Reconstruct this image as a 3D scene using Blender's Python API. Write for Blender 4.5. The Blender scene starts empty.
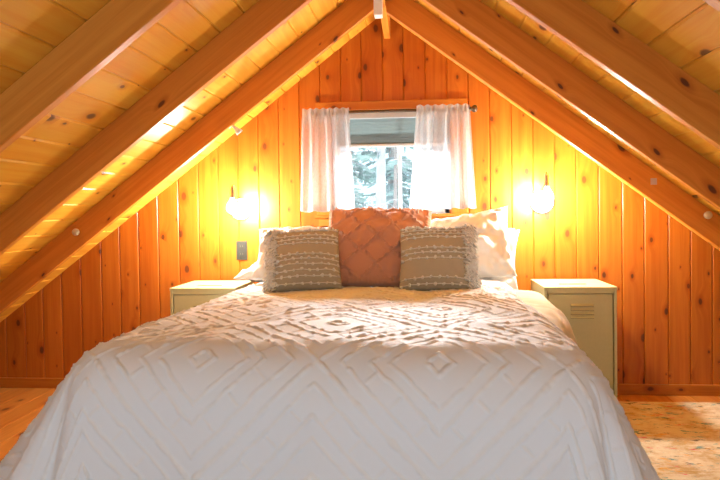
import bpy, math, random
import numpy as np
from mathutils import Vector, Matrix
random.seed(7)
rng = np.random.default_rng(7)
SC = bpy.context.scene
SKY_BACK, SKY_FRONT = 1.5, 1.9
COL = SC.collection
PI = math.pi

# ------------------------------------------------------------------ materials
def new_mat(name):
    m = bpy.data.materials.new(name); m.use_nodes = True
    nt = m.node_tree; nt.nodes.clear()
    return m, nt
def N(nt, typ, ins=None, **props):
    n = nt.nodes.new(typ)
    for k, v in props.items(): setattr(n, k, v)
    for k, v in (ins or {}).items():
        s = n.inputs[k]
        if isinstance(v, bpy.types.NodeSocket): nt.links.new(v, s)
        else: s.default_value = v
    return n
def c4(c): return (c[0], c[1], c[2], 1.0)
def math_(nt, op, a, b=0.0, clamp=False):
    return N(nt, 'ShaderNodeMath', {0: a, 1: b}, operation=op, use_clamp=clamp).outputs[0]
def mix(nt, f, a, b, blend='MIX'):
    n = N(nt, 'ShaderNodeMix', {0: f, 6: a if not isinstance(a, tuple) else c4(a), 7: b if not isinstance(b, tuple) else c4(b)},
          data_type='RGBA', blend_type=blend)
    return n.outputs[2]
def smooth(nt, v, lo, hi, a=0.0, b=1.0):
    return N(nt, 'ShaderNodeMapRange', {0: v, 1: lo, 2: hi, 3: a, 4: b}, interpolation_type='SMOOTHSTEP').outputs[0]
def finish(nt, color, rough=0.5, bump=None, bstr=0.2, bdist=0.002, **extra):
    p = N(nt, 'ShaderNodeBsdfPrincipled', {'Base Color': color if not isinstance(color, tuple) else c4(color), 'Roughness': rough})
    for k, v in extra.items(): p.inputs[k.replace('_', ' ')].default_value = v
    if bump is not None:
        b = N(nt, 'ShaderNodeBump', {'Strength': bstr, 'Distance': bdist, 'Height': bump})
        nt.links.new(b.outputs[0], p.inputs['Normal'])
    o = N(nt, 'ShaderNodeOutputMaterial', {0: p.outputs[0]})
    return p

def wood(name, light, mid, knot, knots=0.55, rough=0.38, tint=0.22, bid_scale=1.0):
    """knotty pine: uv 'grain' is metres (u across, v along a board); 'bid' is a random number per board"""
    m, nt = new_mat(name)
    uv = N(nt, 'ShaderNodeUVMap', uv_map='grain').outputs[0]
    bid = N(nt, 'ShaderNodeAttribute', attribute_name='bid').outputs['Fac']
    s = N(nt, 'ShaderNodeSeparateXYZ', {0: uv})
    u, v = s.outputs[0], s.outputs[1]
    ub = math_(nt, 'ADD', u, math_(nt, 'MULTIPLY', bid, 37.7))
    vb = math_(nt, 'ADD', v, math_(nt, 'MULTIPLY', bid, 113.3))
    kv = N(nt, 'ShaderNodeCombineXYZ', {0: math_(nt, 'MULTIPLY', ub, 8.0), 1: math_(nt, 'MULTIPLY', vb, 4.6), 2: math_(nt, 'MULTIPLY', bid, 61.0)}).outputs[0]
    wob = N(nt, 'ShaderNodeTexNoise', {'Vector': kv, 'Scale': 5.0, 'Detail': 2.0}).outputs[1]
    kv2 = N(nt, 'ShaderNodeMix', {0: 0.045, 4: kv, 5: wob}, data_type='VECTOR').outputs[1]
    vor = N(nt, 'ShaderNodeTexVoronoi', {'Vector': kv2, 'Scale': 1.0, 'Randomness': 1.0}, voronoi_dimensions='2D')
    dist = vor.outputs['Distance']
    cs = N(nt, 'ShaderNodeSeparateColor', {0: vor.outputs['Color']})
    rad = math_(nt, 'MULTIPLY_ADD', math_(nt, 'POWER', cs.outputs[1], 1.8), 0.13)
    rad.node.inputs[2].default_value = 0.025
    on = math_(nt, 'LESS_THAN', cs.outputs[0], knots)
    rel = math_(nt, 'DIVIDE', dist, rad)
    core = math_(nt, 'MULTIPLY', smooth(nt, rel, 1.05, 0.55), on)
    halo = math_(nt, 'MULTIPLY', smooth(nt, rel, 2.6, 0.9), on)
    swirl = math_(nt, 'MULTIPLY', math_(nt, 'MULTIPLY', smooth(nt, rel, 5.0, 0.0), on), 0.03)
    us = math_(nt, 'ADD', ub, swirl)
    gv = N(nt, 'ShaderNodeCombineXYZ', {0: math_(nt, 'MULTIPLY', us, 34.0), 1: math_(nt, 'MULTIPLY', vb, 1.3), 2: bid}).outputs[0]
    g1 = N(nt, 'ShaderNodeTexNoise', {'Vector': gv, 'Scale': 1.0, 'Detail': 4.0, 'Roughness': 0.6}).outputs[0]
    gv2 = N(nt, 'ShaderNodeCombineXYZ', {0: math_(nt, 'MULTIPLY', us, 170.0), 1: math_(nt, 'MULTIPLY', vb, 4.0), 2: bid}).outputs[0]
    g2 = N(nt, 'ShaderNodeTexNoise', {'Vector': gv2, 'Scale': 1.0, 'Detail': 2.0}).outputs[0]
    gv3 = N(nt, 'ShaderNodeCombineXYZ', {0: math_(nt, 'MULTIPLY', us, 9.0), 1: math_(nt, 'MULTIPLY', vb, 0.7), 2: bid}).outputs[0]
    g3 = N(nt, 'ShaderNodeTexNoise', {'Vector': gv3, 'Scale': 1.0, 'Detail': 1.0}).outputs[0]
    f = math_(nt, 'ADD', math_(nt, 'MULTIPLY', smooth(nt, g1, 0.36, 0.68), 0.62), math_(nt, 'MULTIPLY', smooth(nt, g2, 0.3, 0.7), 0.2))
    f = math_(nt, 'ADD', f, math_(nt, 'MULTIPLY', smooth(nt, g3, 0.4, 0.75), 0.35), True)
    col = mix(nt, f, light, mid)
    wn = N(nt, 'ShaderNodeTexWhiteNoise', {1: math_(nt, 'MULTIPLY', bid, 991.0)}, noise_dimensions='1D')
    dark = tuple(a * b for a, b in zip(mid, (0.8, 0.66, 0.5)))
    col = mix(nt, math_(nt, 'MULTIPLY', wn.outputs[0], tint), col, dark)
    col = mix(nt, math_(nt, 'MULTIPLY', halo, 0.55), col, tuple(a * b for a, b in zip(mid, (0.72, 0.5, 0.35))))
    col = mix(nt, math_(nt, 'MULTIPLY', core, 0.88), col, knot)
    finish(nt, col, rough, bump=math_(nt, 'SUBTRACT', g1, core), bstr=0.12, bdist=0.002, Specular_IOR_Level=0.32)
    return m

def plain(name, color, rough=0.5, var=0.12, scale=30.0, bstr=0.1, bdist=0.001, **extra):
    m, nt = new_mat(name)
    tc = N(nt, 'ShaderNodeTexCoord').outputs['Object']
    n = N(nt, 'ShaderNodeTexNoise', {'Vector': tc, 'Scale': scale, 'Detail': 3.0}).outputs[0]
    col = mix(nt, n, tuple(c * (1 - var) for c in color), tuple(min(1, c * (1 + var)) for c in color))
    finish(nt, col, rough, bump=n, bstr=bstr, bdist=bdist, **extra)
    return m

def cloth(name, color, weave=900.0, var=0.06, rough=0.9, sheen=0.2, bstr=0.25, bdist=0.0006):
    m, nt = new_mat(name)
    tc = N(nt, 'ShaderNodeTexCoord').outputs['Object']
    n = N(nt, 'ShaderNodeTexNoise', {'Vector': tc, 'Scale': weave, 'Detail': 1.0}).outputs[0]
    n2 = N(nt, 'ShaderNodeTexNoise', {'Vector': tc, 'Scale': 9.0, 'Detail': 2.0}).outputs[0]
    col = mix(nt, math_(nt, 'MULTIPLY_ADD', n, 0.5), tuple(c * (1 - var) for c in color), color)
    col = mix(nt, math_(nt, 'MULTIPLY', n2, 0.5), col, tuple(c * (1 - var) for c in color))
    finish(nt, col, rough, bump=n, bstr=bstr, bdist=bdist, Sheen_Weight=sheen, Specular_IOR_Level=0.2)
    return m

def chenille():
    m, nt = new_mat('white_chenille')
    tc = N(nt, 'ShaderNodeTexCoord').outputs['Object']
    y = N(nt, 'ShaderNodeAttribute', attribute_name='yarn').outputs['Fac']
    n = N(nt, 'ShaderNodeTexNoise', {'Vector': tc, 'Scale': 420.0, 'Detail': 2.0}).outputs[0]
    col = mix(nt, y, (0.90, 0.905, 0.915), (0.92, 0.89, 0.85))
    finish(nt, col, 0.9, bump=n, bstr=0.35, bdist=0.0015, Sheen_Weight=0.15, Specular_IOR_Level=0.2)
    return m

def emit(name, color, strength):
    m, nt = new_mat(name)
    e = N(nt, 'ShaderNodeEmission', {0: c4(color), 1: strength})
    N(nt, 'ShaderNodeOutputMaterial', {0: e.outputs[0]})
    return m

def thin_glass(name, tint=(0.96, 0.98, 0.98), gloss=0.08):
    m, nt = new_mat(name)
    t = N(nt, 'ShaderNodeBsdfTransparent', {0: c4(tint)})
    g = N(nt, 'ShaderNodeBsdfGlossy', {0: (1, 1, 1, 1), 1: 0.03})
    fr = N(nt, 'ShaderNodeFresnel', {0: 1.45})
    x = N(nt, 'ShaderNodeMixShader', {0: fr.outputs[0], 1: t.outputs[0], 2: g.outputs[0]})
    N(nt, 'ShaderNodeOutputMaterial', {0: x.outputs[0]})
    return m

def sheer(name, color=(0.64, 0.66, 0.68), through=0.31):
    m, nt = new_mat(name)
    tc = N(nt, 'ShaderNodeTexCoord').outputs['Object']
    w = N(nt, 'ShaderNodeTexNoise', {'Vector': N(nt, 'ShaderNodeMapping', {0: tc, 3: (500, 500, 60)}).outputs[0], 'Scale': 1.0, 'Detail': 2.0}).outputs[0]
    tr = N(nt, 'ShaderNodeBsdfTransparent', {0: (1, 1, 1, 1)})
    tl = N(nt, 'ShaderNodeBsdfTranslucent', {0: c4(color)})
    df = N(nt, 'ShaderNodeBsdfDiffuse', {0: c4(color)})
    a = N(nt, 'ShaderNodeMixShader', {0: 0.5, 1: tl.outputs[0], 2: df.outputs[0]})
    b = N(nt, 'ShaderNodeMixShader', {0: smooth(nt, w, 0.25, 0.75, 1.0 - through - 0.1, 1.0 - through + 0.1), 1: tr.outputs[0], 2: a.outputs[0]})
    N(nt, 'ShaderNodeOutputMaterial', {0: b.outputs[0]})
    return m

def rug_material():
    m, nt = new_mat('rug_pile')
    tc = N(nt, 'ShaderNodeTexCoord').outputs['Object']
    big = N(nt, 'ShaderNodeTexNoise', {'Vector': tc, 'Scale': 6.0, 'Detail': 8.0, 'Roughness': 0.7}).outputs[0]
    st = N(nt, 'ShaderNodeMapping', {0: tc, 3: (16, 60, 1)}).outputs[0]
    streak = N(nt, 'ShaderNodeTexNoise', {'Vector': st, 'Scale': 1.0, 'Detail': 6.0, 'Roughness': 0.75}).outputs[0]
    col = mix(nt, smooth(nt, big, 0.42, 0.66), (0.80, 0.71, 0.50), (0.56, 0.37, 0.14))
    col = mix(nt, smooth(nt, streak, 0.48, 0.66, 0, 0.75), col, (0.88, 0.82, 0.66))
    for k, (c, sc, lo, hi) in enumerate((((0.06, 0.32, 0.34), 12.0, 0.57, 0.63), ((0.72, 0.12, 0.16), 9.0, 0.59, 0.65), ((0.05, 0.04, 0.03), 14.0, 0.58, 0.64), ((0.80, 0.42, 0.06), 12.0, 0.56, 0.66))):
        mp = N(nt, 'ShaderNodeMapping', {0: tc, 1: (k * 3.7, k * 1.9, 0), 3: (0.7, 1.5, 1)}).outputs[0]
        n = N(nt, 'ShaderNodeTexNoise', {'Vector': mp, 'Scale': sc, 'Detail': 7.0, 'Roughness': 0.75}).outputs[0]
        col = mix(nt, math_(nt, 'MULTIPLY', smooth(nt, n, lo, hi), 0.85), col, c)
    pile = N(nt, 'ShaderNodeTexNoise', {'Vector': tc, 'Scale': 260.0, 'Detail': 2.0}).outputs[0]
    finish(nt, col, 0.95, bump=pile, bstr=0.5, bdist=0.003, Specular_IOR_Level=0.1)
    return m

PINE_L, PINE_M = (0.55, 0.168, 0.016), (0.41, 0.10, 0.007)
M = {
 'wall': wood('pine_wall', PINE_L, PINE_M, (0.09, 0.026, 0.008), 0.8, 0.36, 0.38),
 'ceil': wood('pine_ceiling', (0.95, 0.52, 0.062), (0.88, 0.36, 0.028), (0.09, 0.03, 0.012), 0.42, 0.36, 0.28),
 'beam': wood('pine_rafter', (0.82, 0.31, 0.042), (0.66, 0.205, 0.02), (0.09, 0.028, 0.012), 0.5, 0.42, 0.15),
 'floor': wood('pine_floor', (0.74, 0.33, 0.07), (0.56, 0.19, 0.03), (0.10, 0.03, 0.01), 0.4, 0.28, 0.3),
 'trim': wood('pine_trim', (0.52, 0.18, 0.02), (0.40, 0.112, 0.008), (0.10, 0.03, 0.01), 0.35, 0.36, 0.15),
 'comforter': chenille(),
 'blanket': cloth('cream_quilt', (0.80, 0.69, 0.44), 500, 0.08),
 'sham': cloth('white_linen', (0.88, 0.86, 0.80), 800, 0.05),
 'taupe': cloth('taupe_weave', (0.60, 0.52, 0.36), 600, 0.25, bstr=0.5, bdist=0.001),
 'pom': cloth('cream_yarn', (0.93, 0.89, 0.79), 700, 0.1),
 'terra': cloth('terracotta_tufted', (0.74, 0.36, 0.22), 500, 0.12, sheen=0.35),
 'mattress': cloth('mattress_ticking', (0.8, 0.78, 0.74), 400, 0.05),
 'locker': plain('khaki_powder_coat', (0.56, 0.51, 0.245), 0.42, 0.05, 60, 0.06, 0.0005),
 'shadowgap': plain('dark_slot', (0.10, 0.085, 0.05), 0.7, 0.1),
 'black': plain('black_metal', (0.035, 0.033, 0.03), 0.38, 0.15, 40, Metallic=0.6),
 'bronze': plain('dark_bronze', (0.10, 0.075, 0.05), 0.35, 0.2, 40, Metallic=0.8),
 'steel': plain('brushed_steel', (0.30, 0.29, 0.28), 0.35, 0.1, 40, Metallic=0.9),
 'brass': plain('aged_brass', (0.55, 0.38, 0.16), 0.3, 0.15, 40, Metallic=1.0),
 'grey_head': plain('charcoal_headboard', (0.07, 0.072, 0.075), 0.6, 0.2, 40),
 'plate': plain('dark_grey_plate', (0.035, 0.034, 0.026), 0.55, 0.15, 50, Specular_IOR_Level=0.2),
 'slat': plain('grey_blind', (0.20, 0.24, 0.23), 0.5, 0.05, 30),
 'blindrail': plain('pale_blind_rail', (0.60, 0.63, 0.62), 0.4, 0.05, 30),
 'vinyl': plain('white_vinyl', (0.82, 0.83, 0.82), 0.4, 0.03, 30),
 'white': plain('white_plastic', (0.85, 0.82, 0.76), 0.4, 0.03, 30),
 'dowel': plain('pale_dowel', (0.78, 0.58, 0.34), 0.5, 0.12, 60),
 'tape': plain('pale_tape', (0.62, 0.46, 0.40), 0.6, 0.05, 60),
 'glass': thin_glass('window_glass'),
 'sheer': sheer('sheer_voile'),
 'hem': sheer('doubled_voile', (0.66, 0.66, 0.65), 0.3),
 'bulb': emit('bulb_glow', (1.0, 0.97, 0.92), 1200.0),
 'bark': plain('grey_bark', (0.36, 0.30, 0.27), 0.9, 0.35, 14, 0.6, 0.02),
 'palebark': plain('frosted_bark', (0.50, 0.50, 0.50), 0.9, 0.3, 10, 0.6, 0.02),
 'needles': plain('frosted_needles', (0.27, 0.36, 0.33), 0.8, 0.35, 6),
 'snow': plain('snow', (0.46, 0.49, 0.51), 0.8, 0.04, 8),
 'rug': rug_material(),
}

# ------------------------------------------------------------------ mesh builder
class MB:
    def __init__(s): s.v = []; s.f = []; s.uv = []; s.bid = []
    def add(s, verts, faces, uvs=None, bid=0.0):
        b = len(s.v); s.v.extend([tuple(p) for p in verts])
        for k, f in enumerate(faces):
            s.f.append([b + i for i in f]); s.bid.append(bid)
            s.uv.append(uvs[k] if uvs else [(0, 0)] * len(f))
    def box(s, lo, hi, axis=2, bid=None, mat=None, bev=0.0):
        """box in lo..hi; axis = the board's length direction; chamfered edges along the length if bev"""
        if bid is None: bid = random.random()
        lo, hi = Vector(lo), Vector(hi); a = axis; p, q = (axis + 1) % 3, (axis + 2) % 3
        b = bev
        prof = [(lo[p], lo[q]), (hi[p], lo[q]), (hi[p], hi[q]), (lo[p], hi[q])]
        if b > 0:
            prof = [(lo[p] + b, lo[q]), (hi[p] - b, lo[q]), (hi[p], lo[q] + b), (hi[p], hi[q] - b), (hi[p] - b, hi[q]), (lo[p] + b, hi[q]), (lo[p], hi[q] - b), (lo[p], lo[q] + b)]
        n = len(prof); vs = []
        for t in (lo[a], hi[a]):
            for (x, y) in prof:
                w = [0, 0, 0]; w[a] = t; w[p] = x; w[q] = y
                v = Vector(w); vs.append(mat @ v if mat else v)
        fs = []; us = []; per = 0.0; L = hi[a] - lo[a]
        for i in range(n):
            j = (i + 1) % n; d = math.hypot(prof[j][0] - prof[i][0], prof[j][1] - prof[i][1])
            fs.append([i, j, n + j, n + i]); us.append([(per, lo[a]), (per + d, lo[a]), (per + d, hi[a]), (per, hi[a])]); per += d
        fs.append(list(range(n))[::-1]); us.append([prof[i] for i in range(n)][::-1])
        fs.append(list(range(n, 2 * n))); us.append([prof[i] for i in range(n)])
        s.add(vs, fs, us, bid)
    def tube(s, pts, r, n=10, bid=0.0, caps=True):
        pts = [Vector(p) for p in pts]; rs = r if isinstance(r, (list, tuple)) else [r] * len(pts)
        vs = []; up = None
        for i, p in enumerate(pts):
            t = (pts[min(i + 1, len(pts) - 1)] - pts[max(i - 1, 0)]).normalized()
            if up is None: up = t.orthogonal().normalized()
            else: up = (up - t * up.dot(t)).normalized()
            w = t.cross(up)
            for k in range(n):
                a = 2 * PI * k / n
                vs.append(p + (up * math.cos(a) + w * math.sin(a)) * rs[i])
        fs = []
        for i in range(len(pts) - 1):
            for k in range(n):
                k2 = (k + 1) % n; fs.append([i * n + k, i * n + k2, (i + 1) * n + k2, (i + 1) * n + k])
        if caps: fs.append(list(range(n))[::-1]); fs.append([(len(pts) - 1) * n + k for k in range(n)])
        s.add(vs, fs, None, bid)
    def lathe(s, prof, mat=None, n=24):
        """prof: list of (r, z) turned about local z"""
        vs = []; fs = []
        for (r, z) in prof:
            for k in range(n):
                a = 2 * PI * k / n; v = Vector((r * math.cos(a), r * math.sin(a), z)); vs.append(mat @ v if mat else v)
        for i in range(len(prof) - 1):
            for k in range(n):
                k2 = (k + 1) % n; fs.append([i * n + k, i * n + k2, (i + 1) * n + k2, (i + 1) * n + k])
        fs.append(list(range(n))[::-1]); fs.append([(len(prof) - 1) * n + k for k in range(n)])
        s.add(vs, fs)
    def ball(s, c, r, n=8, m=6, sq=(1, 1, 1)):
        c = Vector(c); vs = []; fs = []
        for i in range(m + 1):
            th = PI * i / m
            for k in range(n):
                a = 2 * PI * k / n
                vs.append(c + Vector((r * sq[0] * math.sin(th) * math.cos(a), r * sq[1] * math.sin(th) * math.sin(a), r * sq[2] * math.cos(th))))
        for i in range(m):
            for k in range(n):
                k2 = (k + 1) % n; fs.append([i * n + k, (i + 1) * n + k, (i + 1) * n + k2, i * n + k2])
        s.add(vs, fs)
    def build(s, name, mat, parent=None, org=(0, 0, 0), smooth=False, local=False):
        org = Vector(org)
        me = bpy.data.meshes.new(name)
        if local or parent is not None or org.length:
            pass
        me.from_pydata([tuple(Vector(p) - (Vector((0, 0, 0)) if local else org)) for p in s.v], [], s.f)
        uvl = me.uv_layers.new(name='grain')
        uvl.data.foreach_set('uv', [c for f in s.uv for p in f for c in p])
        at = me.attributes.new('bid', 'FLOAT', 'FACE'); at.data.foreach_set('value', s.bid)
        if smooth: me.polygons.foreach_set('use_smooth', [True] * len(me.polygons))
        me.materials.append(mat); me.validate(); me.update()
        o = bpy.data.objects.new(name, me); COL.objects.link(o)
        if parent is None: o.location = org
        else:
            o.parent = parent
        return o

def grid_mesh(name, P, mat, parent=None, org=(0, 0, 0), wrap=False):
    """P: (n, m, 3) array of points -> smooth grid mesh"""
    n, m = P.shape[:2]; org = np.array(org)
    me = bpy.data.meshes.new(name)
    idx = np.arange(n * m).reshape(n, m)
    q = np.stack([idx[:-1, :-1], idx[1:, :-1], idx[1:, 1:], idx[:-1, 1:]], -1).reshape(-1, 4)
    me.from_pydata((P.reshape(-1, 3) - org).tolist(), [], q.tolist())
    me.polygons.foreach_set('use_smooth', [True] * len(me.polygons))
    me.materials.append(mat); me.update()
    o = bpy.data.objects.new(name, me); COL.objects.link(o)
    if parent is None: o.location = org
    else: o.parent = parent
    return o

def tag(o, label, cat, group=None):
    o['label'] = label; o['category'] = cat
    if group: o['group'] = group
    return o
def struct(o): o['kind'] = 'structure'; return o
def empty(name, loc, label=None, cat=None, group=None):
    o = bpy.data.objects.new(name, None); o.empty_display_size = 0.05; COL.objects.link(o); o.location = loc
    if label: tag(o, label, cat, group)
    return o
def dup(root, loc, label=None, group=None):
    r = root.copy(); COL.objects.link(r); r.location = loc
    if label: r['label'] = label
    if group: r['group'] = group
    for ch in list(root.children):
        c = ch.copy(); COL.objects.link(c); c.parent = r
        for g in list(ch.children):
            d = g.copy(); COL.objects.link(d); d.parent = c
    return r
def smooth_noise(A, B, cell, seed):
    """smooth random field sampled at arrays A, B (metres)"""
    r = np.random.default_rng(seed); T = r.standard_normal((128, 128))
    x = A / cell; y = B / cell
    i = np.floor(x).astype(int); j = np.floor(y).astype(int); fx = x - i; fy = y - j
    fx = fx * fx * (3 - 2 * fx); fy = fy * fy * (3 - 2 * fy)
    g = lambda a, b: T[a % 128, b % 128]
    return (g(i, j) * (1 - fx) * (1 - fy) + g(i + 1, j) * fx * (1 - fy) + g(i, j + 1) * (1 - fx) * fy + g(i + 1, j + 1) * fx * fy)
def normals(P):
    du = np.gradient(P, axis=0); dv = np.gradient(P, axis=1)
    n = np.cross(du, dv); return n / (np.linalg.norm(n, axis=-1, keepdims=True) + 1e-12)

# ------------------------------------------------------------------ room shell
FLOOR = -0.02
AX, AZ, PITCH = -0.175, 2.30, 0.752          # ridge line of the board ceiling and its rise over run
YR = -4.3                                    # how far the loft runs back past the viewer
def ceil_z(x): return AZ - PITCH * abs(x - AX)

# boarded gable wall: vertical tongue-and-groove boards with V joints, window hole left open
edges = [-2.92 - 0.13 * k for k in range(3, 0, -1)] + [-2.92, -2.79, -2.661, -2.529, -2.404, -2.275, -2.142, -2.003, -1.879, -1.753, -1.622, -1.487, -1.357, -1.228, -1.097, -0.966, -0.835, -0.704,
         -0.573, -0.443, -0.316, -0.187, -0.06, 0.072, 0.201, 0.327, 0.454, 0.582, 0.708, 0.837, 0.962, 1.091, 1.225, 1.351, 1.488, 1.614, 1.736] + [1.736 + 0.13 * k for k in range(1, 11)]
WX0, WX1, WZ0, WZ1 = -0.50, 0.225, 1.075, 1.715
V = 0.006; T = 0.02
wall = MB()
def wall_piece(x0, x1, z0, z1, bid):
    # one board stretch: face at y=0, V chamfers on both long edges, top cut to the roof slope
    zt = lambda x: (ceil_z(x) if z1 is None else z1)
    xs = [x0, x0 + V, x1 - V, x1]; ys = [V, 0.0, 0.0, V]
    pts = sorted(set([0, 1, 2, 3])); cols = [(xs[i], ys[i]) for i in pts]
    if x0 + V < AX < x1 - V and z1 is None: cols.insert(2, (AX, 0.0))
    vs = []; 
    for (x, y) in cols: vs += [(x, y, z0), (x, y, max(zt(x), z0))]
    for (x, y) in cols: vs += [(x, T, z0), (x, T, max(zt(x), z0))]
    n = len(cols); fs = []; us = []
    for i in range(n - 1):
        a, b = 2 * i, 2 * (i + 1)
        fs.append([a, b, b + 1, a + 1]); us.append([(cols[i][0], z0), (cols[i + 1][0], z0), (cols[i + 1][0], vs[b + 1][2]), (cols[i][0], vs[a + 1][2])])
        a2, b2 = a + 2 * n, b + 2 * n
        fs.append([a2, a2 + 1, b2 + 1, b2]); us.append([(0, 0)] * 4)
        fs.append([a, a2, b2, b]); us.append([(0, 0)] * 4)
        fs.append([a + 1, b + 1, b2 + 1, a2 + 1]); us.append([(0, 0)] * 4)
    fs.append([0, 1, 2 * n + 1, 2 * n]); us.append([(0, 0)] * 4)
    fs.append([2 * n - 2, 4 * n - 2, 4 * n - 1, 2 * n - 1]); us.append([(0, 0)] * 4)
    wall.add(vs, fs, us, bid)
for k in range(len(edges) - 1):
    x0, x1 = edges[k], edges[k + 1]
    if max(ceil_z(x0), ceil_z(x1)) < FLOOR + 0.02: continue
    bid = random.random()
    if x1 <= WX0 or x0 >= WX1: wall_piece(x0, x1, FLOOR, None, bid)
    else:
        wall_piece(x0, x1, FLOOR, WZ0, bid); wall_piece(x0, x1, WZ1, None, bid)
        for (a, b) in ((x0, min(x1, WX0)), (max(x0, WX1), x1)):
            if b - a > 2 * V + 0.002 and (b <= WX0 or a >= WX1): wall_piece(a, b, WZ0, WZ1, bid)
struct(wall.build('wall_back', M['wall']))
# outer skin of the gable so that no daylight creeps between the boards
sk = MB()
for (x0, x1, z0, z1) in ((-3.3, WX0 - 0.02, FLOOR - .1, 2.4), (WX1 + 0.02, 3.0, FLOOR - .1, 2.4), (WX0 - 0.02, WX1 + 0.02, FLOOR - .1, WZ0 - 0.02), (WX0 - 0.02, WX1 + 0.02, WZ1 + 0.02, 2.4)):
    sk.box((x0, 0.025, z0), (x1, 0.11, z1))
struct(sk.build('wall_outer', M['bark']))

# sloping board ceiling; boards run front to back, V joints between
cl = MB()
for side in (-1, 1):
    d = Vector((side, 0, -PITCH)).normalized(); nrm = Vector((-side * PITCH, 0, -1)).normalized()
    o = Vector((AX, 0, AZ)); w = 0.128; n = 31
    for k in range(n):
        bid = random.random()
        a, b = k * w, (k + 1) * w
        prof = [(a, -V), (a + V, 0), (b - V, 0), (b, -V), (b, -0.03), (a, -0.03)]
        # butt joints along the run
        cuts = [0.02, -random.uniform(0.8, 3.0), -random.uniform(3.1, 4.1), YR]
        for c in range(3):
            y1, y0 = cuts[c], cuts[c + 1]
            vs = []
            for y in (y1, y0 + 0.001):
                for (s_, h_) in prof:
                    p = o + d * s_ + nrm * h_; vs.append((p.x, y, p.z))
            m_ = len(prof); fs = []; us = []; 
            for i in range(m_):
                j = (i + 1) % m_
                fs.append([i, j, m_ + j, m_ + i]); us.append([(prof[i][0], y1), (prof[j][0], y1), (prof[j][0], y0), (prof[i][0], y0)])
            cl.add(vs, fs, us, (bid + c * 0.31) % 1.0)
    # roof deck above
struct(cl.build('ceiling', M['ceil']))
rf = MB()
for side in (-1, 1):
    x1 = AX + side * 3.6
    lo = [(AX, 0.45, AZ + 0.04), (x1, 0.45, AZ + 0.04 - PITCH * 3.6), (x1, YR, AZ + 0.04 - PITCH * 3.6), (AX, YR, AZ + 0.04)]
    hi = [(a, b, c + 0.1) for a, b, c in lo]
    rf.add(lo + hi, [[0, 1, 2, 3], [4, 7, 6, 5], [0, 4, 5, 1], [1, 5, 6, 2], [2, 6, 7, 3], [3, 7, 4, 0]])
struct(rf.build('ceiling_roof', M['bark']))

# floor planks running towards the gable wall
fl = MB()
x = -3.3
while x < 3.1:
    y = 0.02; 
    while y > YR:
        y2 = max(YR, y - random.uniform(1.4, 3.2))
        fl.box((x + 0.0008, y2 + 0.0008, FLOOR - 0.03), (x + 0.1392, y - 0.0008, FLOOR), axis=1, bev=0.002); y = y2
    x += 0.14
struct(fl.build('floor', M['floor']))
bb = MB(); bb.box((-2.95, -0.016, FLOOR), (2.75, 0.0, FLOOR + 0.065), axis=0, bev=0.003)
struct(bb.build('baseboard_back', M['trim']))

# ------------------------------------------------------------------ rafters and ridge
def rafter(side, yf, label):
    """sloping joist whose front face stands at y = yf; underside 0.155 m (vertical) below the boards"""
    mb = MB(); w = 0.038; drop = 0.157; e = 0.0
    x0 = AX + (0.0415 if side > 0 else 0.001); x1 = AX + side * 3.02
    L = abs(x1 - x0) * math.hypot(1, PITCH); bid = random.random()
    zt0, zt1 = ceil_z(x0) - 0.001, ceil_z(x1) - 0.001
    zb0, zb1 = zt0 - drop, max(zt1 - drop, FLOOR)
    c = 0.003
    ring = lambda x, zt, zb: [(x, yf, zt), (x, yf, zb + c), (x, yf + c, zb), (x, yf + w - c, zb), (x, yf + w, zb + c), (x, yf + w, zt)]
    xb = AX + side * ((AZ - 0.001 - drop - FLOOR) / PITCH)   # where the underside lands on the floor
    A = ring(x0, zt0, zb0); B = ring(xb, ceil_z(xb) - 0.001, FLOOR)
    n = 6; fs = []; us = []
    vv = [0.14, 0.0, 0.003, 0.035, 0.038, 0.178]
    LB = abs(xb - x0) * math.hypot(1, PITCH)
    for i in range(n):
        j = (i + 1) % n
        ui, uj = vv[i], vv[j] if j else 0.216
        fs.append([i, j, n + j, n + i]); us.append([(ui, 0), (uj, 0), (uj, LB), (ui, LB)])
    fs += [list(range(n))[::-1], list(range(n, 2 * n))]; us += [[(0, 0)] * n] * 2
    mb.add(A + B, fs, us, bid)
    o = mb.build('rafter', M['beam'], org=(xb, yf, FLOOR))
    return tag(o, label, 'rafter', 'sloping roof rafters')
for yf, lab in ((-0.61, 'pine rafter on the wall outlet slope, first out from the window wall'),
                (-1.29, 'pine rafter on the wall outlet slope, second out from the window wall'),
                (-1.975, 'thick pine rafter on the wall outlet slope, third out from the window wall')):
    rafter(-1, yf, lab)
for yf, lab in ((-0.61, 'pine rafter on the rug side slope, first out from the window wall'),
                (-1.18, 'pine rafter on the rug side slope, second out from the window wall'),
                (-1.74, 'pine rafter on the rug side slope, third out from the window wall'),
                (-2.42, 'pine rafter cut by the top corner above the rug side, fourth from the window wall')):
    rafter(1, yf, lab)
rb = MB(); rb.box((AX + 0.002, YR, AZ - 0.157), (AX + 0.04, -0.001, AZ - 0.035), axis=1, bev=0.002)
tag(rb.build('ridge_beam', M['beam'], org=(AX, 0, AZ - 0.157)), 'pine ridge board running out from the peak of the window wall', 'beam')

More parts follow.
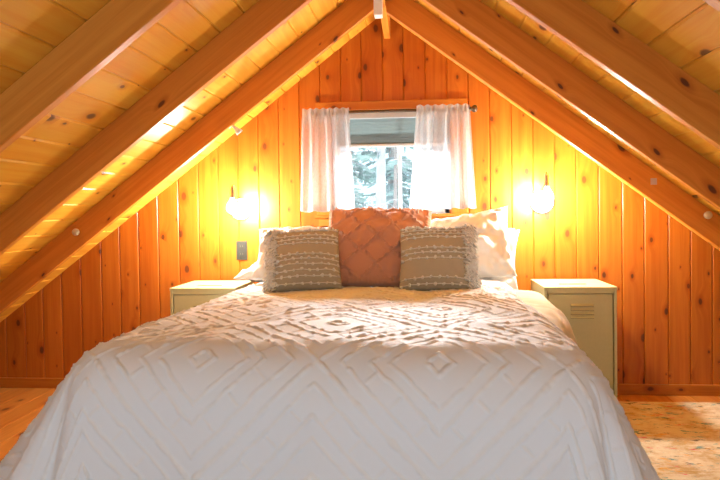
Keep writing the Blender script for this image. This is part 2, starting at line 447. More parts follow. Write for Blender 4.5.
# small things on the rafters
def peg(x, z, yf, label):
    mb = MB(); mt = Matrix.Translation((x, yf, z)) @ Matrix.Rotation(PI / 2, 4, 'X')
    mb.lathe([(0.009, 0.0), (0.009, 0.012), (0.018, 0.016), (0.0195, 0.024), (0.017, 0.031), (0.006, 0.034)], mt, 20)
    return tag(mb.build('wooden_peg', M['dowel'], org=(x, yf, z), smooth=True), label, 'peg', 'round pegs on the rafters')
peg(-1.808, 1.004, -0.6098, 'round pale peg on the rafter above the outlet side floor')
peg(1.427, 1.051, -0.6098, 'round pale peg on the rafter beyond the khaki locker and rug')
tp = MB(); tp.box((1.165, -0.6112, 1.205), (1.195, -0.6098, 1.237)); tag(tp.build('tape_scrap', M['tape'], org=(1.18, -0.611, 1.22)), 'small pale scrap of tape stuck on the rafter', 'tape')
# white cable cover along the ridge, with its end block
er = empty('cable_cover', (AX - 0.02, -0.70, AZ - 0.20), 'white cable cover with a square end block hanging under the ridge', 'cable cover')
mb = MB(); mb.box((AX - 0.002, -1.75, AZ - 0.2), (AX + 0.022, -0.82, AZ - 0.1575), axis=1, bev=0.004); mb.build('channel', M['white'], er, er.location)
mb = MB(); mb.box((AX - 0.008, -0.84, AZ - 0.275), (AX + 0.032, -0.78, AZ - 0.1575), axis=1, bev=0.004); mb.build('end_block', M['white'], er, er.location)
# flared white hook below the first rafter
hk = MB(); hx, hz = -0.945, AZ - 0.157 - PITCH * abs(-0.945 - AX)
hk.tube([(hx - 0.03, -0.585, hz - 0.02), (hx - 0.015, -0.585, hz - 0.005), (hx + 0.005, -0.58, hz - 0.02), (hx + 0.018, -0.575, hz - 0.036), (hx + 0.026, -0.572, hz - 0.046)], [0.006, 0.007, 0.009, 0.017, 0.02], 12)
tag(hk.build('ceiling_hook', M['white'], org=(hx, -0.585, hz - 0.004), smooth=True), 'small white flared hook under the rafter over the outlet side lamp', 'hook')

# ------------------------------------------------------------------ window
win = struct(empty('window_1', (-0.1375, 0, WZ0)))
cs = MB()
cs.box((-0.60, -0.018, WZ1 - 0.002), (0.32, 0.0, WZ1 + 0.05), axis=0, bev=0.003)
cs.box((-0.60, -0.017, WZ0), (WX0 + 0.004, 0.0, WZ1 - 0.002), axis=2, bev=0.003)
cs.box((WX1 - 0.004, -0.017, WZ0), (0.32, 0.0, WZ1 - 0.002), axis=2, bev=0.003)
cs.build('casing', M['trim'], win, win.location)
sl = MB(); sl.box((-0.61, -0.03, WZ0 - 0.022), (0.33, 0.09, WZ0), axis=0, bev=0.004); sl.box((-0.59, -0.016, WZ0 - 0.07), (0.31, 0.0, WZ0 - 0.022), axis=0, bev=0.003); sl.build('sill', M['trim'], win, win.location)
jb = MB()
jb.box((WX0 - 0.001, 0.001, WZ0), (WX0 + 0.012, 0.10, WZ1), axis=2); jb.box((WX1 - 0.012, 0.001, WZ0), (WX1 + 0.001, 0.10, WZ1), axis=2); jb.box((WX0, 0.001, WZ1 - 0.012), (WX1, 0.10, WZ1 + 0.001), axis=0)
jb.build('jamb', M['trim'], win, win.location)
fr = MB()
fx0, fx1, fz0, fz1 = WX0 + 0.012, WX1 - 0.012, WZ0 + 0.002, WZ1 - 0.012
for (a, b) in (((fx0, .06, fz0), (fx0 + .028, .10, fz1)), ((fx1 - .028, .06, fz0), (fx1, .10, fz1)), ((fx0, .06, fz0), (fx1, .10, fz0 + .03)), ((fx0, .06, fz1 - .03), (fx1, .10, fz1))): fr.box(a, b, bev=0.003)
fr.box((-0.102, 0.062, fz0 + 0.02), (-0.078, 0.098, fz1 - 0.02), bev=0.003)
fr.build('window_frame', M['vinyl'], win, win.location)
pn = MB(); pn.box((fx0 + .02, .078, fz0 + .02), (fx1 - .02, .082, fz1 - .02)); pn.build('pane', M['glass'], win, win.location)

# blind: head rail, closed grey slats, bottom rail
bl = empty('window_blind', (-0.137, 0.035, WZ1 - 0.012), 'grey horizontal slat blind lowered over the top of the window', 'blind')
bx0, bx1 = WX0 + 0.018, WX1 - 0.018
mb = MB(); mb.box((bx0, 0.018, WZ1 - 0.05), (bx1, 0.052, WZ1 - 0.0125), axis=0, bev=0.003); mb.build('head_rail', M['blindrail'], bl, bl.location)
mb = MB(); zt = WZ1 - 0.052; k = 0
while zt > 1.515:
    sp = 0.0182 if zt > 1.585 else 0.010; pr = [(0.027, 0.0), (0.031, -0.003), (0.037, -0.008), (0.041, -0.0135), (0.043, -0.0178)]
    ring = pr + [(y + 0.0008, z + 0.0006) for y, z in pr[::-1]]; m_ = len(ring)
    mb.add([(x_, y, zt + z) for x_ in (bx0, bx1) for y, z in ring], [[i_, (i_ + 1) % m_, m_ + (i_ + 1) % m_, m_ + i_] for i_ in range(m_)] + [list(range(m_))[::-1], list(range(m_, 2 * m_))]); zt -= sp
mb.build('slats', M['slat'], bl, bl.location)
mb = MB(); mb.box((bx0, 0.022, 1.490), (bx1, 0.048, 1.508), axis=0, bev=0.004); mb.build('bottom_rail', M['blindrail'], bl, bl.location)

# curtain rod
RY, RZ = -0.085, 1.690
rod = empty('curtain_rod', (-0.16, RY, RZ), 'dark bronze curtain rod with a ball finial above the window', 'curtain rod')
mb = MB(); mb.tube([(-0.615, RY, RZ), (0.329, RY, RZ)], 0.0085, 12); mb.build('pole', M['bronze'], rod, rod.location, True)
for s_, x in ((-1, -0.615), (1, 0.329)):
    mb = MB(); mt = Matrix.Translation((x, RY, RZ)) @ Matrix.Rotation(s_ * PI / 2, 4, 'Y')
    mb.lathe([(0.0086, -0.004), (0.013, 0.0), (0.013, 0.006), (0.009, 0.009), (0.016, 0.014), (0.0215, 0.022), (0.0225, 0.03), (0.019, 0.04), (0.01, 0.046), (0.001, 0.047)] if s_ > 0 else [(0.0086, -0.004), (0.0095, 0.0), (0.0095, 0.008), (0.004, 0.011)], mt, 20); mb.build('finial' if s_ > 0 else 'end_cap', M['bronze'], rod, rod.location, True)
for x in (-0.59, 0.318):
    mb = MB(); mb.tube([(x, -0.012, RZ - 0.012), (x, RY + 0.01, RZ - 0.012), (x, RY, RZ - 0.0095)], 0.006, 10); mb.box((x - 0.012, -0.0225, RZ - 0.045), (x + 0.012, -0.0182, RZ + 0.012)); mb.build('bracket', M['bronze'], rod, rod.location)

def curtain(xt0, xt1, xb0, xb1, zt, zb, label, seed, folds):
    nu, nz = 150, 60; r = np.random.default_rng(seed)
    U, Tz = np.meshgrid(np.linspace(0, 1, nu), np.linspace(0, 1, nz), indexing='ij')
    ph = r.uniform(0, 6, 4)
    warp = U + 0.035 * np.sin(2 * PI * U * 1.5 + ph[0]) + 0.02 * np.sin(2 * PI * U * 3 + ph[1])
    X = (xt0 + (xt1 - xt0) * U) * (1 - Tz) + (xb0 + (xb1 - xb0) * U) * Tz
    amp = 0.009 + 0.013 * np.clip(Tz * 2.2, 0, 1)
    Y = RY - 0.0145 + amp * np.sin(2 * PI * folds * warp + ph[2] + 0.5 * Tz) + 0.005 * np.sin(2 * PI * 2.7 * folds * warp + ph[3]) * (1 - 0.6 * Tz)
    rodz = (zt - RZ) / (zt - zb)
    near = np.exp(-((Tz - rodz) / 0.05) ** 2)
    Y = Y * (1 - near) + (RY - 0.013 + 0.0035 * np.sin(2 * PI * 9 * warp)) * near
    X = X + 0.006 * np.sin(2 * PI * folds * warp + ph[3]) * Tz
    Z = zt + (zb - zt) * Tz + 0.004 * np.sin(2 * PI * folds * warp + ph[1]) * (Tz > 0.5) * Tz + 0.004 * np.sin(2 * PI * 7 * U + ph[0]) * (1 - Tz) ** 8
    P = np.stack([X, Y, Z], -1)
    org = (0.5 * (xt0 + xt1), RY, RZ)
    o = grid_mesh('sheer_curtain', P, M['sheer'], None, org)
    tag(o, label, 'curtain', 'sheer curtains on the rod')
    n = normals(P); n = n * np.where(n[..., 1:2] > 0, -1, 1)
    k = int(nz * 0.93)
    grid_mesh('hem', (P + n * 0.0012)[:, k:], M['hem'], o, org)
    # back fold of the rod pocket
    B = P[:, :9].copy(); B[..., 1] = 2 * RY - B[..., 1] - 0.002; B[..., 1] = np.maximum(B[..., 1], RY + 0.0095)
    grid_mesh('rod_pocket', B, M['hem'], o, org)
    return o
curtain(-0.668, -0.387, -0.682, -0.353, 1.714, 1.096, 'white sheer curtain panel on the outlet side of the window', 3, 4)
curtain(0.018, 0.330, -0.025, 0.362, 1.716, 1.103, 'white sheer curtain panel on the side nearer the ball finial', 9, 4.5)

# ------------------------------------------------------------------ wall lamps and outlet
def lamp(xp, zp, bx, bz, label, first=None):
    r = empty('wall_sconce', (xp, 0, zp), label, 'wall lamp', 'bedside wall lamps')
    L = r.location; mt = Matrix.Translation((xp, 0, zp)) @ Matrix.Rotation(PI / 2, 4, 'X')
    mb = MB(); mb.lathe([(0.066, 0.0003), (0.068, 0.006), (0.064, 0.012), (0.052, 0.014), (0.05, 0.018), (0.02, 0.022), (0.012, 0.028)], mt, 36); mb.build('backplate', M['white'], r, L, True)
    mb = MB(); mb.lathe([(0.066, 0.0002), (0.0735, 0.0002), (0.0745, 0.005), (0.072, 0.009), (0.0685, 0.009)], mt, 40); mb.build('rim', M['bronze'], r, L, True)
    by = -0.24; top = bz + 0.125
    mb = MB(); mb.tube([(xp, -0.02, zp), (xp + (bx - xp) * 0.2, -0.09, zp + 0.05), (xp + (bx - xp) * 0.5, -0.15, top + 0.0), (xp + (bx - xp) * 0.85, -0.215, top + 0.014), (bx, by, top)], 0.004, 10); mb.build('arm', M['brass'], r, L, True)
    mb = MB(); mb.lathe([(0.005, 0.075), (0.008, 0.071), (0.0105, 0.062), (0.0105, 0.028), (0.0145, 0.022), (0.0145, 0.0), (0.012, -0.002)], Matrix.Translation((bx, by, bz + 0.05)), 20); mb.build('socket', M['steel'], r, L, True)
    mb = MB(); mb.lathe([(0.012, 0.055), (0.0135, 0.044), (0.02, 0.032), (0.031, 0.015), (0.034, 0.0), (0.031, -0.015), (0.02, -0.028), (0.008, -0.0335), (0.001, -0.034)], Matrix.Translation((bx, by, bz)), 24); mb.build('light_bulb', M['bulb'], r, L, True)
    return r
lamp(-1.083, 1.119, -1.066, 1.125, 'lit wall lamp with bare bulb and round backplate above the wall outlet')
lamp(0.760, 1.135, 0.740, 1.159, 'lit wall lamp with bare bulb and round backplate above the fully visible locker')

ol = empty('wall_outlet', (-1.082, 0, 0.859), 'dark grey wall outlet plate on the pine boards below a lamp', 'outlet')
mb = MB(); mb.box((-1.117, -0.006, 0.80), (-1.047, -0.0002, 0.918), bev=0.003); mb.build('cover_plate', M['plate'], ol, ol.location)
for dz in (-0.024, 0.024):
    mb = MB(); mb.box((-1.099, -0.009, 0.859 + dz - 0.017), (-1.065, -0.0055, 0.859 + dz + 0.017), bev=0.002); f = mb.build('receptacle', M['plate'], ol, ol.location)
    sb = MB()
    for dx in (-0.007, 0.007): sb.box((-1.082 + dx - 0.0015, -0.0094, 0.859 + dz - 0.002), (-1.082 + dx + 0.0015, -0.0089, 0.859 + dz + 0.009))
    sb.build('slots', M['shadowgap'], f, ol.location)

# ------------------------------------------------------------------ bedside lockers
LW, LD, LH = 0.372, 0.395, 0.69
def locker(x0, label):
    # local frame: origin at the floor, centre of the base
    cx, y0 = x0 + LW / 2, -0.455
    z0 = FLOOR + 0.0085
    r = empty('bedside_locker', (cx, -0.25, z0), label, 'locker', 'metal bedside lockers')
    L = r.location
    X0, X1, Y0, Y1, Z1 = x0, x0 + LW, y0, y0 + LD, z0 + LH
    mb = MB(); t = 0.016
    mb.box((X0, Y0, z0), (X0 + t, Y1, Z1 - 0.012), bev=0.003); mb.box((X1 - t, Y0, z0), (X1, Y1, Z1 - 0.012), bev=0.003)
    mb.box((X0 + t, Y1 - t, z0), (X1 - t, Y1, Z1 - 0.012)); mb.box((X0 + t, Y0, z0 + 0.02), (X1 - t, Y1 - t, z0 + 0.04)); mb.box((X0 + t, Y0, z0), (X1 - t, Y0 + 0.02, z0 + 0.04))
    mb.box((X0 + t, Y0, Z1 - 0.034), (X1 - t, Y0 + 0.02, Z1 - 0.012))
    mb.build('body', M['locker'], r, L)
    mb = MB(); hx, hy = (X0 + X1) / 2 - 0.005, Y0 + 0.13
    # top sheet with a long slot pressed into it
    sx0, sx1, sy0, sy1 = hx - 0.075, hx + 0.075, hy - 0.012, hy + 0.03
    for a, b in (((X0 - 0.001, Y0 - 0.002, Z1 - 0.012), (sx0, Y1, Z1)), ((sx1, Y0 - 0.002, Z1 - 0.012), (X1 + 0.001, Y1, Z1)), ((sx0, Y0 - 0.002, Z1 - 0.012), (sx1, sy0, Z1)), ((sx0, sy1, Z1 - 0.012), (sx1, Y1, Z1))): mb.box(a, b)
    tb = mb.build('top', M['locker'], r, L)
    mb = MB(); mb.box((sx0, sy0, Z1 - 0.0115), (sx1, sy1, Z1 - 0.0055)); mb.build('pressed_slot', M['locker'], tb, L)
    mb = MB(); dx0, dx1, dz0, dz1 = X0 + t + 0.004, X1 - t - 0.004, z0 + 0.044, Z1 - 0.038
    fy = Y0 + 0.003; g = 0.012
    lx0, lx1 = X0 + 0.135, X0 + 0.255; lz = [dz1 - 0.062 - 0.0215 * k for k in range(4)]
    mb.box((dx0, fy, dz0), (dx1, fy + 0.02, dz1), bev=0.003)
    dr = mb.build('door', M['locker'], r, L)
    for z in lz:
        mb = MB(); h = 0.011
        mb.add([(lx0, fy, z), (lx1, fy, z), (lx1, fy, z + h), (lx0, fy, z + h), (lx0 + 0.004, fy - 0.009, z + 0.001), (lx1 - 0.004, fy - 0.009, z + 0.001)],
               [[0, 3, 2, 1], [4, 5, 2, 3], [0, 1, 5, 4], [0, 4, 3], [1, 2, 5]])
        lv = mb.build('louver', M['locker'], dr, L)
        mb = MB(); mb.box((lx0, fy - 0.0006, z - 0.0022), (lx1, fy + 0.001, z - 0.0002)); mb.build('slit_shade', M['shadowgap'], dr, L)  # dark strip on the solid door, painted shade of the louver opening
    return r
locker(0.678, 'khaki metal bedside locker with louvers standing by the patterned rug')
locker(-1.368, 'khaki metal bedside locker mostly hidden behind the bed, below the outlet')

# ------------------------------------------------------------------ rug
rg = MB(); rg.box((0.76, -2.6, FLOOR + 0.0005), (2.45, -0.165, FLOOR + 0.008), axis=1, bev=0.003)
tag(rg.build('area_rug', M['rug'], org=(1.5, -1.4, FLOOR)), 'faded cream and gold patterned rug on the pine floor', 'rug')

# ------------------------------------------------------------------ bed
BA = math.radians(-3.0)
BO = Vector((-0.158, -0.09, 0.0))
BM = Matrix.Translation(BO) @ Matrix.Rotation(BA, 4, 'Z')
def b2w(P):
    c, s = math.cos(BA), math.sin(BA)
    Q = P.copy(); Q[..., 0] = c * P[..., 0] - s * P[..., 1] + BO.x; Q[..., 1] = s * P[..., 0] + c * P[..., 1] + BO.y
    return Q
BTOP = 0.715
bed = empty('bed', (BO.x, -1.1, FLOOR), 'double bed with a low charcoal headboard against the boarded wall', 'bed')
BL = bed.location
mb = MB(); mb.box((-0.735, -0.045, 0.25), (0.735, 0.0, 0.985), axis=0, mat=BM, bev=0.012); mb.build('headboard', M['grey_head'], bed, BL)
mb = MB(); mb.box((-0.75, -2.04, 0.22), (0.75, -0.046, 0.36), axis=0, mat=BM, bev=0.01); mb.build('bed_base', M['grey_head'], bed, BL)
for sx in (-0.7, 0.7):
    for sy in (-1.98, -0.1):
        mb = MB(); mb.box((sx - 0.03, sy - 0.03, FLOOR), (sx + 0.03, sy + 0.03, 0.22), mat=BM, bev=0.004); mb.build('leg', M['grey_head'], bed, BL)
# mattress: soft-edged block
def soft_block(x0, x1, y0, y1, z0, z1, r):
    mb = MB(); prof = []
    n = 6; zz = []
    rings = [(z0, r)] + [(z0 + r * (1 - math.cos(t)), r * (1 - math.sin(t))) for t in np.linspace(0, PI / 2, n)] + [(z1 - r * (1 - math.sin(t)), r * (1 - math.cos(t))) for t in np.linspace(0, PI / 2, n)]
    R = []
    for (z, inset) in rings:
        a0, a1, c0, c1 = x0 + inset, x1 - inset, y0 + inset, y1 - inset; q = 0.06; ring = []
        for (cx, cy, st) in ((a1 - q, c1 - q, 0), (a0 + q, c1 - q, PI / 2), (a0 + q, c0 + q, PI), (a1 - q, c0 + q, 3 * PI / 2)):
            for k in range(6):
                t = st + PI / 2 * k / 5; ring.append(BM @ Vector((cx + q * math.cos(t), cy + q * math.sin(t), z)))
        R.append(ring)
    m = len(R[0]); vs = [p for rr in R for p in rr]; fs = []
    for i in range(len(R) - 1):
        for k in range(m): fs.append([i * m + k, i * m + (k + 1) % m, (i + 1) * m + (k + 1) % m, (i + 1) * m + k])
    fs.append(list(range(m))[::-1]); fs.append([(len(R) - 1) * m + k for k in range(m)])
    mb.add(vs, fs); return mb
soft_block(-0.745, 0.745, -2.02, -0.05, 0.361, BTOP - 0.07, 0.05).build('mattress', M['mattress'], bed, BL, True)

def drape(A, B, w0, b0, r, slope_side, slope_foot, top, slope_left=None):
    """sheet point (a across, b from the head) laid over the bed: flat, rolled over the edge, then hanging"""
    dx = np.maximum(np.abs(A) - w0, 0) * np.sign(A); dy = np.maximum(B - b0, 0)
    e = np.hypot(dx, dy) + 1e-9; ux, uy = dx / e, dy / e
    if slope_left is not None: slope_side = np.where(A < 0, slope_left, slope_side)
    sl = slope_side * ux ** 2 + slope_foot * uy ** 2          # final steepness of the hang
    th = np.minimum(e / r, sl)
    out = r * np.sin(th) + np.maximum(e - r * sl, 0) * np.cos(sl)
    dn = r * (1 - np.cos(th)) + np.maximum(e - r * sl, 0) * np.sin(sl)
    cx = np.clip(A, -w0, w0); cy = np.minimum(B, b0)
    P = np.stack([cx + ux * out, -(cy + uy * out), top - dn], -1)
    return P, e, dn, ux, uy

# comforter
step = 0.0046
ca = np.arange(-1.30, 1.30, step); cb = np.arange(0.455, 2.66, step)
A, B = np.meshgrid(ca, cb, indexing='ij')
t_ = np.clip((B - 1.05) / 0.6, 0, 1); lim = 0.70 + 0.60 * t_ * t_ * (3 - 2 * t_)      # the hem is drawn up beside the head
A = np.where(A > 0, A / 1.30 * lim, A)
P, E, DN, UX, UY = drape(A, B, 0.615, 1.965, 0.17, math.radians(64), math.radians(84), BTOP, math.radians(51))
P[..., 0] -= 0.035 * (1 - t_) * np.clip((A - 0.35) / 0.3, 0, 1)
P[..., 2] += 0.006 * smooth_noise(A + 5, B + 5, 0.21, 1) * (1 - np.clip(E / 0.2, 0, 1)) + 0.0015 * smooth_noise(A + 5, B + 5, 0.07, 2) + 0.02 * np.exp(-((B - 1.2) / 0.7) ** 2) * np.cos(np.clip(A, -.7, .7) * 2)
# hanging folds: strongest at the two corners, faint along the foot and the sides
g = np.clip((DN - 0.05) / 0.45, 0, 1)
ang = np.arctan2(UY, np.abs(UX) + 1e-9)
corner = np.exp(-((ang - 0.8) / 0.42) ** 2) * (E > 0)
arc = np.where(E > 1e-6, ang, 0)
fold = corner * np.sin(arc * 11 + 1.0 + np.sign(A) * 0.6) * 0.032 + (1 - corner) * (0.016 * np.sin(A * 13 + 2 * np.sin(A * 3.1)) * UY ** 2 + 0.014 * np.sin(B * 11) * UX ** 2)
fold = fold * g
P[..., 0] += UX * fold; P[..., 1] -= UY * fold
# chenille tufting: nested diamonds and chevrons in low fluffy ridges
per = 0.65
a1 = np.abs((A + 0.325 + per / 2) % per - per / 2); b1 = np.abs((B - 2.07 + per / 2) % per - per / 2)
D = a1 + b1
inner = D < per / 2
Dn = np.where(inner, D, per - D)
warpn = 0.0022 * smooth_noise(A + 9, B + 9, 0.03, 4)
tuft = np.zeros_like(A)
for (c, wd, amp) in ((0.034, 0.0075, 1.0), (0.128, 0.0050, 0.9), (0.180, 0.0056, 1.0), (0.262, 0.0050, 0.95), (0.325, 0.0075, 1.0)):
    tuft = np.maximum(tuft, amp * np.clip(1.25 - np.abs(Dn + warpn - c) / wd, 0, 1))
# short rungs between the paired lines
rung = (np.abs(((a1 - b1) / 0.13 + 0.5) % 1 - 0.5) < 0.035) & (Dn > 0.192) & (Dn < 0.25)
tuft = np.maximum(tuft, 0.5 * rung) * (1 - 0.85 * corner * g)
clump = 0.5 + 0.5 * np.clip(smooth_noise(A + 3, B + 3, 0.013, 5) * 0.8 + 0.3, -1, 1.2)
Nn = normals(P); Nn = Nn * (1 if np.median(Nn[..., 2]) > 0 else -1)
P = P + Nn * (0.0066 * tuft * clump)[..., None]
comf = grid_mesh('comforter', b2w(P), M['comforter'], None, (BO.x, -1.1, BTOP))
comf.data.attributes.new('yarn', 'FLOAT', 'POINT').data.foreach_set('value', np.clip(tuft * 1.5, 0, 1).ravel().astype(np.float32))
tag(comf, 'white chenille comforter with tufted diamond pattern covering the bed', 'comforter')
sd = comf.modifiers.new('thick', 'SOLIDIFY'); sd.thickness = 0.0035; sd.offset = -1.0

# cream quilt peeping out under the comforter
ca = np.arange(-1.28, 0.99, 0.012); cb = np.arange(0.49, 1.62, 0.012)
A, B = np.meshgrid(ca, cb, indexing='ij')
q_ = np.clip((B - 1.05) / 0.4, 0, 1)
P, E, DN, UX, UY = drape(A, B, np.where(A > 0, 0.745 - 0.11 * q_, 0.66), 5.0, 0.10, math.radians(72), 1.5, BTOP - 0.042, math.radians(74))
P[..., 0] += UX * np.clip(DN / 0.3, 0, 1) * 0.012 * np.sin(B * 9) + UX * 0.5 * np.clip(DN - 0.3, 0, 1)
P[..., 2] += 0.004 * smooth_noise(A + 5, B + 5, 0.05, 8)
q = grid_mesh('quilt', b2w(P), M['blanket'], None, (BO.x, -1.0, BTOP - 0.05))
tag(q, 'cream quilt edge showing from under the white comforter', 'quilt')
sd = q.modifiers.new('thick', 'SOLIDIFY'); sd.thickness = 0.012; sd.offset = -1.0

# ------------------------------------------------------------------ pillows
def pillow_grid(w, h, t, n, seed, wrinkle=0.006, pinch=0.07, e=0.45):
    u = np.linspace(-1, 1, n); u = np.sign(u) * (1 - (1 - np.abs(u)) ** 1.35)
    U, Vv = np.meshgrid(u, u, indexing='ij')
    X = w / 2 * U * (1 - pinch * (1 - Vv ** 2)); Y = h / 2 * Vv * (1 - pinch * (1 - U ** 2))
    prof = np.clip((1 - np.abs(U) ** 2.4) * (1 - np.abs(Vv) ** 2.4), 0, 1) ** e
    wr = wrinkle * (smooth_noise(X + 4, Y + 4, 0.075, seed) + 0.6 * smooth_noise(X + 4, Y + 4, 0.03, seed + 1)) * np.clip(prof * 3, 0, 1)
    return U, Vv, X, Y, prof * t / 2, wr
def pmat(base, lean, roll=0, yaw=0):
    """local x right, y up the pillow, z out of its front; base = middle of the lower edge"""
    return Matrix.Translation(base) @ Matrix.Rotation(yaw, 4, 'Z') @ Matrix.Rotation(PI / 2 - lean, 4, 'X') @ Matrix.Rotation(roll, 4, 'Z')
def xf(m, P):
    R = np.array(m.to_3x3()); t = np.array(m.translation); return P @ R.T + t
def pillow(name, w, h, t, base, lean, roll, yaw, mat, label, cat, n=60, seed=1, wrinkle=0.006, front=None, group=None, pinch=0.07, droop=0.0):
    U, Vv, X, Y, Z, wr = pillow_grid(w, h, t, n, seed, wrinkle, pinch)
    Yc = Y + h / 2
    extra = front(U, Vv, X, Y) if front else 0
    rim = np.maximum(np.abs(U), np.abs(Vv)) < 0.999
    sag = droop * (np.clip(Yc / h, 0, 1) ** 2) * U
    F = np.stack([X, Yc + sag, Z + wr * rim + extra * rim], -1); Bk = np.stack([X, Yc + sag, -Z * 0.85 + wr * rim * 0.5], -1)
    m = pmat(Vector(base), lean, roll, yaw)
    me = bpy.data.meshes.new(name)
    idx = np.arange(n * n).reshape(n, n); edge = np.zeros((n, n), bool); edge[0] = edge[-1] = True; edge[:, 0] = edge[:, -1] = True
    idb = np.where(edge, idx, 0); k = np.cumsum(~edge.ravel()).reshape(n, n) - 1 + n * n; idb = np.where(edge, idx, k)
    V_ = np.concatenate([F.reshape(-1, 3), Bk.reshape(-1, 3)[~edge.ravel()]])
    qd = lambda I: np.stack([I[:-1, :-1], I[1:, :-1], I[1:, 1:], I[:-1, 1:]], -1).reshape(-1, 4)
    fs = np.concatenate([qd(idx), qd(idb)[:, ::-1]])
    W = xf(m, V_) - np.array(base)
    me.from_pydata(W.tolist(), [], fs.tolist()); me.polygons.foreach_set('use_smooth', [True] * len(me.polygons)); me.materials.append(mat); me.update()
    o = bpy.data.objects.new(name, me); COL.objects.link(o); o.location = base
    if label: tag(o, label, cat, group)
    surf = xf(m, F); nn = normals(surf); fz = np.array(m.to_3x3() @ Vector((0, 0, 1)))
    nn = nn * np.where((nn @ fz)[..., None] < 0, -1, 1)
    return o, u_lookup(surf, nn, U, Vv)
def u_lookup(S, Nm, U, Vv):
    us = U[:, 0]; vs = Vv[0]
    def f(u, v):
        i = np.clip(np.searchsorted(us, u) - 1, 0, len(us) - 2); j = np.clip(np.searchsorted(vs, v) - 1, 0, len(vs) - 2)
        a = (u - us[i]) / (us[i + 1] - us[i]); b = (v - vs[j]) / (vs[j + 1] - vs[j])
        lerp = lambda T_: (T_[i, j] * (1 - a) * (1 - b) + T_[i + 1, j] * a * (1 - b) + T_[i, j + 1] * (1 - a) * b + T_[i + 1, j + 1] * a * b)
        return Vector(lerp(S)), Vector(lerp(Nm)).normalized()
    return f

R_ = math.radians
# bed pillows in white linen
pillow('bed_pillow', 0.70, 0.35, 0.15, (0.215, -0.325, BTOP - 0.06), R_(14), R_(-3), R_(-2), M['sham'], 'white bed pillow against the headboard, only its pointed corner showing near the locker', 'pillow', seed=11, wrinkle=0.008, group='white bed pillows')
pillow('bed_pillow', 0.60, 0.385, 0.19, (0.235, -0.47, BTOP + 0.005), R_(27), R_(4), R_(-3), M['sham'], 'crumpled white bed pillow standing behind the striped pillow near the locker with louvers', 'pillow', seed=21, wrinkle=0.012, group='white bed pillows', n=90, droop=0.035)
pillow('bed_pillow', 0.74, 0.44, 0.13, (-0.60, -0.56, BTOP + 0.03), R_(86), 0, R_(2), M['sham'], 'white bed pillow lying flat at the edge of the bed below the lamp', 'pillow', seed=31, wrinkle=0.008, group='white bed pillows')
pillow('bed_pillow', 0.60, 0.345, 0.17, (-0.555, -0.62, BTOP + 0.03), R_(42), R_(0), R_(3), M['sham'], 'white bed pillow standing behind the striped pillow on the outlet side', 'pillow', seed=41, wrinkle=0.010, group='white bed pillows', n=90)

# terracotta pillow with a tufted diamond lattice
def lattice(U, Vv, X, Y):
    p = 0.155; a = np.abs(((X + Y * 1.0) / p + 0.5) % 1 - 0.5); b = np.abs(((X - Y * 1.0) / p + 0.5) % 1 - 0.5)
    d = np.minimum(a, b) * p / 1.414 + 0.004 * smooth_noise(X + 3, Y + 3, 0.02, 6)
    t = np.clip(1.3 - d / 0.008, 0, 1); rim = np.clip((np.maximum(np.abs(U), np.abs(Vv)) - 0.86) / 0.08, 0, 1) * 0.5
    t = np.maximum(t, rim)
    return t * 0.018 * (0.7 + 0.35 * smooth_noise(X + 3, Y + 3, 0.009, 7))
pillow('terracotta_pillow', 0.535, 0.475, 0.19, (-0.188, -0.865, BTOP + 0.018), R_(41), R_(-1), 0, M['terra'], 'large terracotta pillow with tufted diamond lattice in the middle of the bed', 'pillow', n=240, seed=51, wrinkle=0.006, front=lattice, pinch=0.03)

def striped(base, lean, roll, yaw, w, h, label, rows, fringe_side, seed):
    o, f = pillow('striped_pillow', w, h, 0.13, base, lean, roll, yaw, M['taupe'], label, 'pillow', n=70, seed=seed, wrinkle=0.003, group='striped pom pom pillows', pinch=0.04)
    org = Vector(base); r = random.Random(seed)
    for k, v in enumerate(rows):
        mb = MB(); pts = []
        for i in range(29):
            u = -0.97 + 1.94 * i / 28; p, n_ = f(u, v + 0.003 * math.sin(i * 1.7 + k)); pts.append(p + n_ * 0.0015)
        mb.tube(pts, 0.0022, 6)
        for i in range(9):
            u = -0.92 + 1.84 * (i + 0.5 * (k % 2)) / 8.5
            if u > 0.95: continue
            p, n_ = f(u, v); q_ = p + n_ * 0.004
            for _ in range(3): mb.ball(q_ + Vector((r.uniform(-1, 1), r.uniform(-1, 1), r.uniform(-1, 1))) * 0.0035, r.uniform(0.005, 0.0072), 7, 5)
        mb.build('pom_pom_row', M['pom'], o, org, True)
    mb = MB(); side = fringe_side
    for i in range(330):
        v = -0.97 + 1.94 * r.random(); u = side * (0.70 + 0.295 * r.random() ** 0.6)
        p, n_ = f(u, v); tx = Vector((side, 0, 0)); c = r.uniform(0.010, 0.020)
        d1 = (tx * r.uniform(0.1, 1.0) + n_ * r.uniform(0.3, 1.0) + Vector((0, 0, r.uniform(-0.7, 0.5)))).normalized()
        q1 = p + d1 * c; q2 = q1 + (tx * 0.4 + Vector((0, 0, -0.6))) * c
        mb.tube([p, q1, q2], [0.004, 0.0055, 0.0035], 5)
    mb.build('fringe', M['pom'], o, org, True)
    # tufts along the upper edge
    mb = MB()
    for i in range(70):
        u = -0.95 + 1.9 * r.random(); v = 0.86 + 0.13 * r.random(); p, n_ = f(u, v)
        d1 = (n_ * r.uniform(0.3, 1.0) + Vector((r.uniform(-0.6, 0.6), 0, r.uniform(0.1, 0.8)))).normalized(); c = r.uniform(0.006, 0.014)
        mb.tube([p, p + d1 * c], [0.004, 0.0035], 5)
    mb.build('tufted_edge', M['pom'], o, org, True)
    return o
striped((-0.512, -0.97, BTOP + 0.014), R_(36), R_(3), R_(6), 0.35, 0.335, 'taupe pom pom striped pillow with white fringe, on the outlet side of the terracotta pillow', [-0.9, -0.72, -0.55, -0.37, -0.2, -0.04, 0.36, 0.5, 0.64, 0.86], -1, 61)
